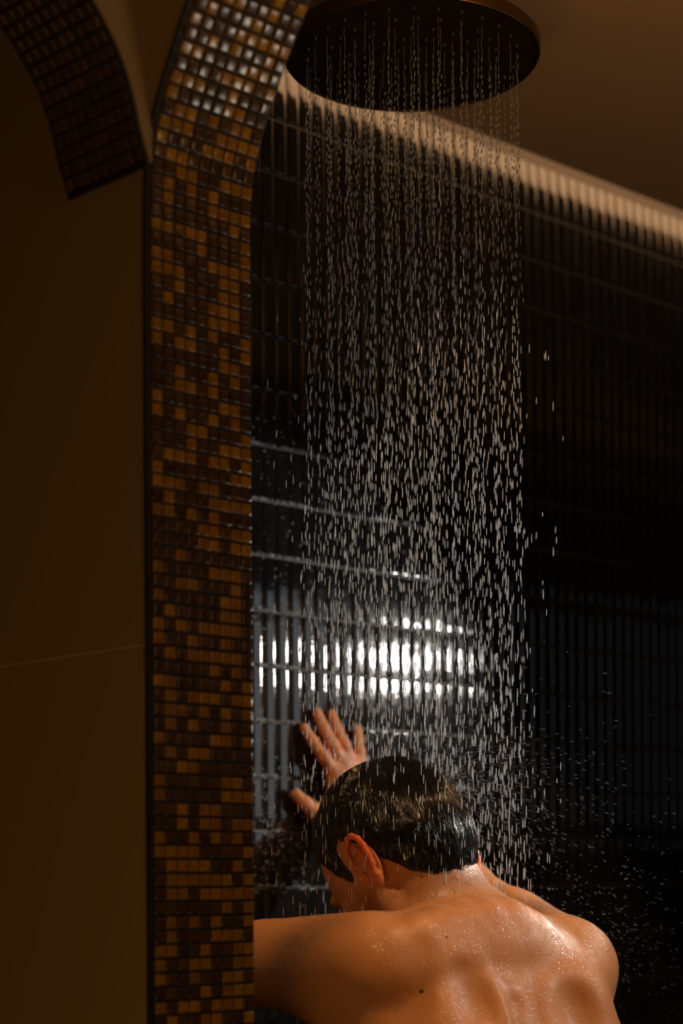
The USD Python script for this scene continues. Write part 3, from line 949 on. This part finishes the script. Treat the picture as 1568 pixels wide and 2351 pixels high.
jaw = np.exp(-(((L_[:, 0] - .045) / .05) ** 2 + ((L_[:, 2] + .105) / .030) ** 2)) * (L_[:, 2] < -.05)
nape = np.exp(-(((L_[:, 0] + .07) / .05) ** 2 + ((L_[:, 2] + .114) / .022) ** 2)) * (L_[:, 0] < 0.01)
nz_ = meshkit.fbm(bv * 260, 3)
for w_, c_ in ((jaw * 0.75, V(0.16, 0.085, 0.05)), (nape * 0.65, V(0.17, 0.09, 0.05))):
    tone += (w_ * (0.55 + 0.9 * nz_)).clip(0, 1)[:, None] * (c_ - tone)
lips = np.exp(-(((L_[:, 0] - .098) / .012) ** 2 + (L_[:, 1] / .022) ** 2 + ((L_[:, 2] + .0865) / .009) ** 2))
tone += (0.7 * lips)[:, None] * (V(0.45, 0.16, 0.11) - tone)
blot = meshkit.fbm(bv * 28, 3, 5) - 0.5
tone *= (1 + 0.25 * blot)[:, None] * V(1, 1, 1)
wet = np.zeros(len(bv))

M['skin'] = mat('skin', {
    'a': ('attribute', {'attribute': 'tone'}), 'g': ('geometry', {}),
    'n1': ('noise_texture', dict(scale=420, detail=3)), 'n2': ('noise_texture', dict(scale=55, detail=4, distortion=0.6)),
    'mp': ('mapping', dict(scale=(70, 70, 16))), 'n3': ('noise_texture', dict(scale=1.0, detail=4, distortion=0.8)),
    'h1': ('math', dict(math_type='multiply', value2=0.35)), 'h2': ('math', dict(math_type='multiply_add', value2=0.16)), 'h3': ('math', dict(math_type='multiply_add', value2=0.6)),
    'b': ('bump', dict(strength=0.30, distance=0.0035)),
    'vo': ('voronoi_texture', dict(scale=330, feature='smooth_f1', smoothness=0.4)), 'b2': ('bump', dict(strength=0.8, distance=0.0012, invert=True)),
    'cm': ('map_range', dict(from_min=0.45, from_max=0.62, to_min=0.05, to_max=0.75)),
    'r': ('map_range', dict(from_min=0.35, from_max=0.65, to_min=0.42, to_max=0.66)),
    'p': ('principled_bsdf', dict(subsurface_weight=0.22, subsurface_scale=0.006, subsurface_radius=(1.0, 0.35, 0.15), specular_ior_level=0.45, coat_weight=0.3, coat_roughness=0.10, coat_ior=1.33))},
    [('g.position', 'n1.vector'), ('g.position', 'n2.vector'), ('g.position', 'mp.vector'), ('mp.vector', 'n3.vector'),
     ('n1.fac', 'h1.value1'), ('n2.fac', 'h2.value1'), ('h1.value', 'h2.value3'), ('n3.fac', 'h3.value1'), ('h2.value', 'h3.value3'), ('h3.value', 'b.height'),
     ('b.normal', 'p.normal'), ('g.position', 'vo.vector'), ('vo.distance', 'b2.height'), ('b.normal', 'b2.normal'), ('b2.normal', 'p.coat_normal'), ('n2.fac', 'cm.value'), ('cm.result', 'p.coat_weight'), ('n2.fac', 'r.value'), ('r.result', 'p.roughness'), ('a.color', 'p.base_color')])

base = V(HIP[0], HIP[1], 0)
man = thing('person', 'bare-backed man with wet dark hair, head bowed under the shower, leaning on black tiles', 'person', loc=base)
obj('body', (bv - base, bf), 'skin', man, tone=tone, normals=bn)

# ---- nails of the hand on the tiles
for nm, P, r_ in [(k, FP[k], frad[k][3]) for k in FP] + [('thumb', [TH0, TH1, TH2, TH3], 0.0088)]:
    t_ = unit(P[3] - P[2]); nn = N if nm != 'thumb' else unit(N + Z * 0.8)
    nn = unit(nn - t_ * (nn @ t_)); b_ = np.cross(t_, nn)
    m = trimesh.creation.icosphere(2); m.vertices *= (r_ * 0.95, r_ * 0.66, r_ * 0.26)
    m.vertices = m.vertices @ np.array([t_, b_, nn]) + P[3] + nn * r_ * 0.80 - t_ * 0.0005 - base
    obj('nail', m, 'nail', man, smooth=True)

# ---- hair: a thin cap over the scalp, and wet strands combed over it
FS = Field(HC - V(.16, .16, .19), HC + V(.16, .16, .16), 0.0025)
for s, k, sub in [parts[i] for i in skull_range] + neck_parts: FS.put(s, k, sub)
AZ = np.radians([0, 40, 60, 70, 79, 84, 95, 104, 114, 128, 150, 180])
HH = [0.062, 0.050, 0.016, -0.036, -0.034, 0.004, 0.012, -0.010, -0.050, -0.088, -0.104, -0.109]


def above_line(p):
    l = (p - HC) @ HAX.T / HS
    az = np.arctan2(np.abs(l[..., 1]), l[..., 0])
    return l[..., 2] - np.interp(az, AZ, HH) + 0.010 * (meshkit.noise(l * 90, 4) - 0.5), l


ax_ = [FS.lo[i] + FS.h * np.arange(FS.n[i]) for i in range(3)]
G = np.stack(np.meshgrid(*ax_, indexing='ij'), -1)
up_, Lg = above_line(G)
clump = meshkit.noise(Lg * V(30, 75, 30), 9)
thick = np.interp(up_, [0, 0.012, 0.05, 0.12], [0.0002, 0.0022, 0.0075, 0.0100]) + 0.0035 * (clump - 0.45) * np.clip(up_ / .05, 0, 1)
FHair = Field(FS.lo, FS.lo + FS.h, FS.h); FHair.n = FS.n
FHair.d = np.maximum(FS.d - thick, -up_ * 0.8).astype(np.float32)
FHair.d = gaussian_filter(FHair.d, 0.7)
hv, hf = FHair.mesh()
keep = max(trimesh.Trimesh(hv, hf, process=False).split(only_watertight=False), key=lambda m: m.area)
hair = obj('hair', (np.array(keep.vertices) - base, np.array(keep.faces)), 'hair', man, normals=FHair.normals(np.array(keep.vertices), 0.003), label='short wet black hair')

r = np.random.default_rng(21)
sm = trimesh.Trimesh(hv, hf, process=False)
NS = 9000
fa = sm.area_faces; pick = r.choice(len(hf), NS, p=fa / fa.sum())
bc = r.dirichlet((1, 1, 1), NS)
p = (hv[hf[pick]] * bc[:, :, None]).sum(1)
u0, _ = above_line(p)
ok = (u0 > -0.002) & (np.abs(FHair.sample(p)) < 0.002) & (FS.sample(p) > 0.0004)
p, u0 = p[ok], u0[ok]
WHORL = hl(-0.070, 0.005, 0.070)
centre = p[r.integers(0, len(p), 420)]
from scipy.spatial import cKDTree
cl = cKDTree(centre).query(p)[1]
length = np.interp(u0, [0, 0.03, 0.10], [0.008, 0.022, 0.042]) * r.uniform(0.7, 1.2, len(p))
steps = 8
lift = 0.0008 + 0.0016 * r.random(len(p))
pts = [p.copy()]
q = p.copy(); qc = centre[cl].copy()
for s_ in range(steps):
    n_ = FS.normals(q, 0.004)
    fl0 = q - WHORL
    fl0 = fl0 / np.linalg.norm(fl0, axis=1, keepdims=True)
    lq = (q - HC) @ HAX.T / HS
    fl0 = fl0 + 0.35 * (HFf * 0.3 - Z * 0.45) + 0.55 * (meshkit.noise(np.stack([lq * 26 + 7 * k for k in range(3)], 0), 3).T - 0.5)
    fl0 -= n_ * (fl0 * n_).sum(1, keepdims=True)
    fl0 /= np.linalg.norm(fl0, axis=1, keepdims=True)
    q = q + fl0 * (length / steps)[:, None]
    pull = (q[:, None] * 0).sum(1)
    tgt = FHair.sample(q)
    q = q - FHair.normals(q, 0.003) * (tgt - lift)[:, None].clip(-.004, .004)
    pts.append(q.copy())
pts = np.array(pts).transpose(1, 0, 2)
# gather each strand's end towards its clump's mean end
ends = np.zeros((420, 3)); cn = np.bincount(cl, minlength=420).clip(1)
for k in range(3): ends[:, k] = np.bincount(cl, pts[:, -1, k], 420) / cn
g_ = (np.linspace(0, 1, steps + 1) ** 1.5)[None, :, None] * 0.62
pts = pts + g_ * (ends[cl] - pts[:, -1])[:, None, :]
fl_pts = pts.reshape(-1, 3)
dd = FHair.sample(fl_pts)
fl_pts = fl_pts + FHair.normals(fl_pts, 0.003) * np.clip(0.0006 - dd, 0, .004)[:, None]
cv = UsdGeom.BasisCurves.Define(stage, str(hair.GetPath()) + '/strands')
cv.CreateTypeAttr('linear')
cv.CreatePointsAttr(Vt.Vec3fArray.FromNumpy((fl_pts - base).astype(np.float32)))
cv.CreateCurveVertexCountsAttr(Vt.IntArray.FromNumpy(np.full(len(p), steps + 1, np.int32)))
wd = (0.00075 * np.linspace(1, 0.45, steps + 1))[None] * r.uniform(0.6, 1.3, (len(p), 1))
cv.CreateWidthsAttr(Vt.FloatArray.FromNumpy(wd.astype(np.float32).ravel())); cv.SetWidthsInterpolation('vertex')
UsdShade.MaterialBindingAPI.Apply(cv.GetPrim()).Bind(M['hair'])
tag(cv, kind='stuff')

# ---- dark swim shorts, moles
FSh = Field((-0.25, 1.95, 0.55), (0.75, 2.85, 1.05), 0.007)
for s, k, sub in parts: FSh.put(s, k, sub)
gz = (FSh.lo[2] + FSh.h * np.arange(FSh.n[2]))[None, None, :]
FSh.d = np.maximum(np.maximum(FSh.d - 0.008, gz - (HIP[2] + 0.10)), 0.62 - gz).astype(np.float32)
sv, sf = FSh.mesh()
obj('shorts', (sv - base, sf), 'shorts', man, smooth=True)
tree_b = cKDTree(bv)


def seen_skin(px, py):
    """The nearest point of the body on the ray of a pixel."""
    d = V((px - CX) / FPX, 1, (HY - py) / FPX)
    ts = np.arange(2.2, 2.95, 0.0015)
    q = V(0, 0, E) + ts[:, None] * d
    s = FU.sample(q)
    i = np.argmax(s < 0)
    return q[i] if s[i] < 0 else None


for px, py, rr in ((966, 2277, .0030), (1008, 2038, .0018), (993, 2062, .0016), (1235, 2308, .0014), (892, 2147, .0014), (1025, 2153, .0015), (627, 2236, .0012)):
    q = seen_skin(px, py)
    if q is None: continue
    n_ = FU.normals(q[None])[0]
    m = trimesh.creation.icosphere(2, rr); m.vertices *= (1, 1, .35)
    m.apply_transform(trimesh.geometry.align_vectors([0, 0, 1], n_)); m.apply_translation(q - base)
    obj('mole', m, 'mole', man, smooth=True)


# ------------------------------------------------------------------ water
def instancer(name, protos, m, pos, scale, quat, idx, label, category, group=None):
    x = UsdGeom.PointInstancer.Define(stage, '/World/' + name)
    for k, me in enumerate(protos):
        usdkit.mesh(stage, f'/World/{name}/drop_{k:03d}' if k else f'/World/{name}/drop', me, M[m], True)
    x.CreatePrototypesRel().SetTargets([Sdf.Path(f'/World/{name}/drop_{k:03d}' if k else f'/World/{name}/drop') for k in range(len(protos))])
    x.CreatePositionsAttr(Vt.Vec3fArray.FromNumpy(np.asarray(pos, np.float32)))
    x.CreateScalesAttr(Vt.Vec3fArray.FromNumpy(np.asarray(scale, np.float32)))
    x.CreateOrientationsAttr(Vt.QuathArray([Gf.Quath(float(q[0]), float(q[1]), float(q[2]), float(q[3])) for q in quat]))
    x.CreateProtoIndicesAttr(Vt.IntArray.FromNumpy(np.asarray(idx, np.int32)))
    return tag(x, label, category, group, 'stuff')


def turn(a, b):
    """Quaternions (w, x, y, z) turning direction a to each of b."""
    b = np.asarray(b, float); b = b / np.linalg.norm(b, axis=1, keepdims=True)
    w = 1 + b @ a; v = np.cross(np.broadcast_to(a, b.shape), b)
    q = np.column_stack([w, v]); bad = w < 1e-6; q[bad] = (0, 1, 0, 0)
    return q / np.linalg.norm(q, axis=1, keepdims=True)


ball = trimesh.creation.icosphere(2)
tear = ball.copy(); tear.vertices[:, :2] *= (1 - 0.35 * tear.vertices[:, 2:3])
wob = ball.copy(); wob.vertices[:, 0] += 0.25 * np.sin(wob.vertices[:, 2] * 3)
dome = trimesh.creation.icosphere(2); dome.vertices[:, 2] *= np.where(dome.vertices[:, 2] > 0, 0.62, 0.12)

r = np.random.default_rng(5)
pos, sc = [], []
for x, y in noz:
    o = hc + (tiltm[:3, :3] @ V(x, y, -0.004))
    out = V(x, y, 0) * 0.022
    z = 0.0
    wander = r.normal(0, 0.006, 2)
    while z < 2.30:
        # a thread near the nozzle, beads below it, falling drops further down
        if z < 0.03 + 0.02 * r.random():
            ln, rad, gap = 0.005, 0.00038, 0.010
        elif z < 0.16:
            ln, rad, gap = 0.0022 + 0.002 * r.random(), 0.00062 + .0003 * r.random(), 0.0065 + 0.006 * r.random()
        else:
            v_ = math.sqrt(z)
            ln = (0.0030 + 0.0046 * v_) * r.uniform(0.6, 1.2); rad = r.uniform(0.00038, 0.00070); gap = (0.0085 + 0.012 * v_) * r.uniform(0.45, 1.4)
        z += gap
        spread = 0.0004 + 0.0065 * min(z, 1.2) ** 1.2
        c = o + out * z + V(*(wander * z ** 1.3), 0) + V(*(r.normal(0, spread, 2)), 0) - Z * z
        pos.append(c); sc.append((rad, rad, ln))
pos, sc = np.array(pos), np.array(sc)
s = np.where(np.all((pos > FU.lo) & (pos < FU.lo + FU.h * (FU.n - 1)), 1), FU.sample(pos), 0.04)
hit = np.zeros(len(pos), bool)
# drops end where their way down meets the body
for dz in np.arange(0, 0.5, 0.01):
    q = pos + Z * dz
    inside = np.all((q > FU.lo) & (q < FU.lo + FU.h * (FU.n - 1)), 1)
    hit |= inside & (FU.sample(q) < 0.006)
wall_d = (pos - PW) @ N
ok = ~hit & (pos[:, 2] > 0.03) & (wall_d > 0.01)
pos, sc = pos[ok], sc[ok]
# stray drops outside the curtain
k = 260
a = r.uniform(0, 2 * math.pi, k); rad = r.uniform(0.14, 0.20, k); zz = r.uniform(0.35, 1.25, k)
st = hc + np.column_stack([rad * np.cos(a), rad * np.sin(a), -zz])
okk = np.ones(k, bool)
for dz in np.arange(0, 0.4, 0.02): okk &= FU.sample(st + Z * dz) > 0.008
pos = np.vstack([pos, st[okk]]); sc = np.vstack([sc, np.column_stack([np.full(k, .0006)] * 2 + [r.uniform(.003, .007, k)])[okk]])
lean = np.column_stack([r.normal(0, .014, len(pos)), r.normal(0, .014, len(pos)), np.ones(len(pos))])
instancer('shower_water', [ball, tear, wob], 'drop', pos, sc, turn(V(0, 0, 1), lean), r.integers(0, 3, len(pos)), 'curtain of falling water drops below the round shower head', 'water')
print('drops', len(pos))

# splash thrown off the head and shoulders, mostly to the right
k = 3000
src = np.array([hl(-0.05, -0.06, 0.06), hl(-0.06, -0.03, 0.07), JR + Z * .06, hl(0.0, 0.06, 0.07), C7])[r.choice(5, k, p=[.5, .24, .14, .06, .06])]
th = r.normal(-0.10, 0.45, k); az = r.normal(0.35, 0.7, k)
dirs = np.column_stack([np.cos(th) * np.cos(az), np.cos(th) * np.sin(az) * .8, np.sin(th)])
dirs[:, 0] *= np.where(r.random(k) < 0.12, -1, 1)
tt = r.gamma(2.0, 0.065, k)
sp_ = src + dirs * (0.03 + tt)[:, None] - Z * (1.1 * tt ** 2)[:, None]
vel = dirs - Z * (2.2 * tt)[:, None]
okk = (FU.sample(sp_) > 0.006) & ((sp_ - PW) @ N > 0.02)
sp_, vel = sp_[okk], vel[okk]
k = len(sp_)
instancer('splash_drops', [ball], 'mist', sp_, np.column_stack([r.uniform(.00014, .00030, k)] * 2 + [r.uniform(.0009, .0030, k)]), turn(V(0, 0, 1), vel), np.zeros(k, int), 'fine spray of tiny drops flying off the head and right shoulder', 'spray')

# beads on the skin
vis = (bn @ V(0, -1, 0.15) > 0.05) & (bv[:, 2] > E - 0.20) & (bv[:, 2] < E + 0.02) & (bv[:, 1] < 2.75)
X, Y = project(bv)
Y = HY - FPX * (bv[:, 2] - E) / bv[:, 1]
wgt = 0.25 + 2.2 * np.exp(-(((X - 1150) / 130) ** 2 + ((Y - 2150) / 80) ** 2)) + 1.6 * np.exp(-(((X - 1330) / 80) ** 2 + ((Y - 2170) / 50) ** 2)) + 1.4 * np.exp(-(((X - 950) / 110) ** 2 + ((Y - 2190) / 45) ** 2)) + 0.6 * np.exp(-(((X - 1050) / 80) ** 2 + ((Y - 2050) / 40) ** 2))
wgt *= np.where(X < 850, 0.10, 1) * np.where(Y > 2260, 0.35, 1)
wgt = wgt * vis
tri_area = np.zeros(len(bv)); ar_ = np.linalg.norm(np.cross(bv[bf[:, 1]] - bv[bf[:, 0]], bv[bf[:, 2]] - bv[bf[:, 0]]), axis=1)
np.add.at(tri_area, bf[:, 0], ar_); wgt = wgt * tri_area
ch = r.choice(len(bv), 8000, replace=False, p=wgt / wgt.sum())
rr = 0.00042 + 0.0012 * r.random(len(ch)) ** 3
instancer('skin_beads', [dome], 'bead', bv[ch], np.column_stack([rr, rr, rr * r.uniform(.7, 1.1, len(ch))]), turn(V(0, 0, 1), bn[ch]), np.zeros(len(ch), int), 'glinting water beads on the wet shoulders and spine', 'water drops')

# runnels of water down the neck and spine, lying on the skin
riv = []
for line in ([(1062, 2012), (1085, 2050), (1104, 2090), (1128, 2130), (1150, 2172), (1163, 2215), (1172, 2262), (1180, 2320)], [(1085, 2015), (1112, 2060), (1135, 2110), (1160, 2150), (1176, 2190), (1184, 2240)],
             [(1010, 2098), (1050, 2090), (1095, 2086), (1130, 2086), (1155, 2088)], [(1040, 2120), (1075, 2150), (1110, 2190), (1135, 2240), (1143, 2290)], [(1100, 2110), (1130, 2150), (1165, 2200), (1190, 2235)],
             [(1000, 2125), (1030, 2160), (1060, 2195), (1090, 2225)], [(1160, 2100), (1172, 2140), (1186, 2180), (1196, 2215)], [(1243, 2122), (1262, 2145), (1280, 2170), (1292, 2190)], [(1075, 2105), (1092, 2140), (1118, 2175), (1150, 2212), (1158, 2250)],
             [(1185, 2140), (1196, 2175), (1203, 2215)], [(955, 2130), (968, 2165), (985, 2200), (996, 2228)], [(1130, 2100), (1150, 2130), (1172, 2165)]):
    g = np.array(line, float); L_l = np.r_[0, np.cumsum(np.linalg.norm(np.diff(g, axis=0), axis=1))]
    for t0 in np.arange(0, L_l[-1], 5.0):
        if r.random() < 0.16: continue
        x, y = np.interp(t0, L_l, g[:, 0]) + r.normal(0, 1.3), np.interp(t0, L_l, g[:, 1])
        a_, b_ = seen_skin(x, y), seen_skin(np.interp(t0 + 4, L_l, g[:, 0]), np.interp(t0 + 4, L_l, g[:, 1]))
        if a_ is None or b_ is None or np.linalg.norm(b_ - a_) > .02 or np.linalg.norm(b_ - a_) < 1e-5: continue
        n_ = FU.normals(a_[None])[0]; d_ = unit(b_ - a_); d_ = unit(d_ - n_ * (d_ @ n_))
        m = trimesh.creation.icosphere(1); w_ = r.uniform(.0006, .0015)
        m.vertices *= (0.0026, w_, w_ * 0.55); m.vertices = m.vertices @ np.array([d_, np.cross(n_, d_), n_]) + a_
        riv.append(m)
tag(obj('skin_runnels', cat(riv), 'bead', smooth=True), 'runnels of water over the bare neck and spine', 'water', kind='stuff')

# beads on the black tiles
k = 1300
px = np.concatenate([r.uniform(572, 720, 500), r.uniform(572, 1000, 500), r.uniform(576, 700, 300)])
py = np.concatenate([r.uniform(1000, 2040, 500), r.uniform(900, 1750, 500), r.uniform(1760, 2050, 300)])
P_ = np.array([on_plane(a, b, PW + N * 0.0034, N) + Z * E for a, b in zip(px, py)])
half = np.arange(k) < 520                     # many hang under the level joints
zj = np.round((P_[:, 2] - z0) / TH_) * TH_ + z0
P_[half, 2] = zj[half] + r.normal(0.0022, 0.0008, half.sum())
rr = 0.0007 + 0.0012 * r.random(k) ** 2
keep_ = np.array([np.min(np.linalg.norm(P_[i] - np.array([WH, FP['middle'][1], TH2]), axis=1)) > 0.05 for i in range(k)])
P_, rr = P_[keep_], rr[keep_]
instancer('tile_beads', [dome], 'wall_bead', P_, np.column_stack([rr, rr * 1.2, rr]), turn(V(0, 0, 1), np.tile(N, (len(P_), 1))), np.zeros(len(P_), int), 'water beads clinging to the black tiles beside the hand', 'water drops')

# a thread of water running off the bowed face
q0 = hl(0.115, 0.0, -0.055)
q = np.array([q0 + V(-.004 * math.sin(i * .7), 0, -0.008 * i) for i in range(9)])
ms = [trimesh.creation.icosphere(1, 0.0013 + 0.0004 * math.sin(i * 2.1)) for i in range(9)]
for m, c in zip(ms, q): m.vertices *= (1, 1, 4.2); m.apply_translation(c)
tag(obj('face_drip', cat(ms), 'bead', smooth=True), 'thin broken thread of water dripping off the bowed face', 'water', kind='stuff')
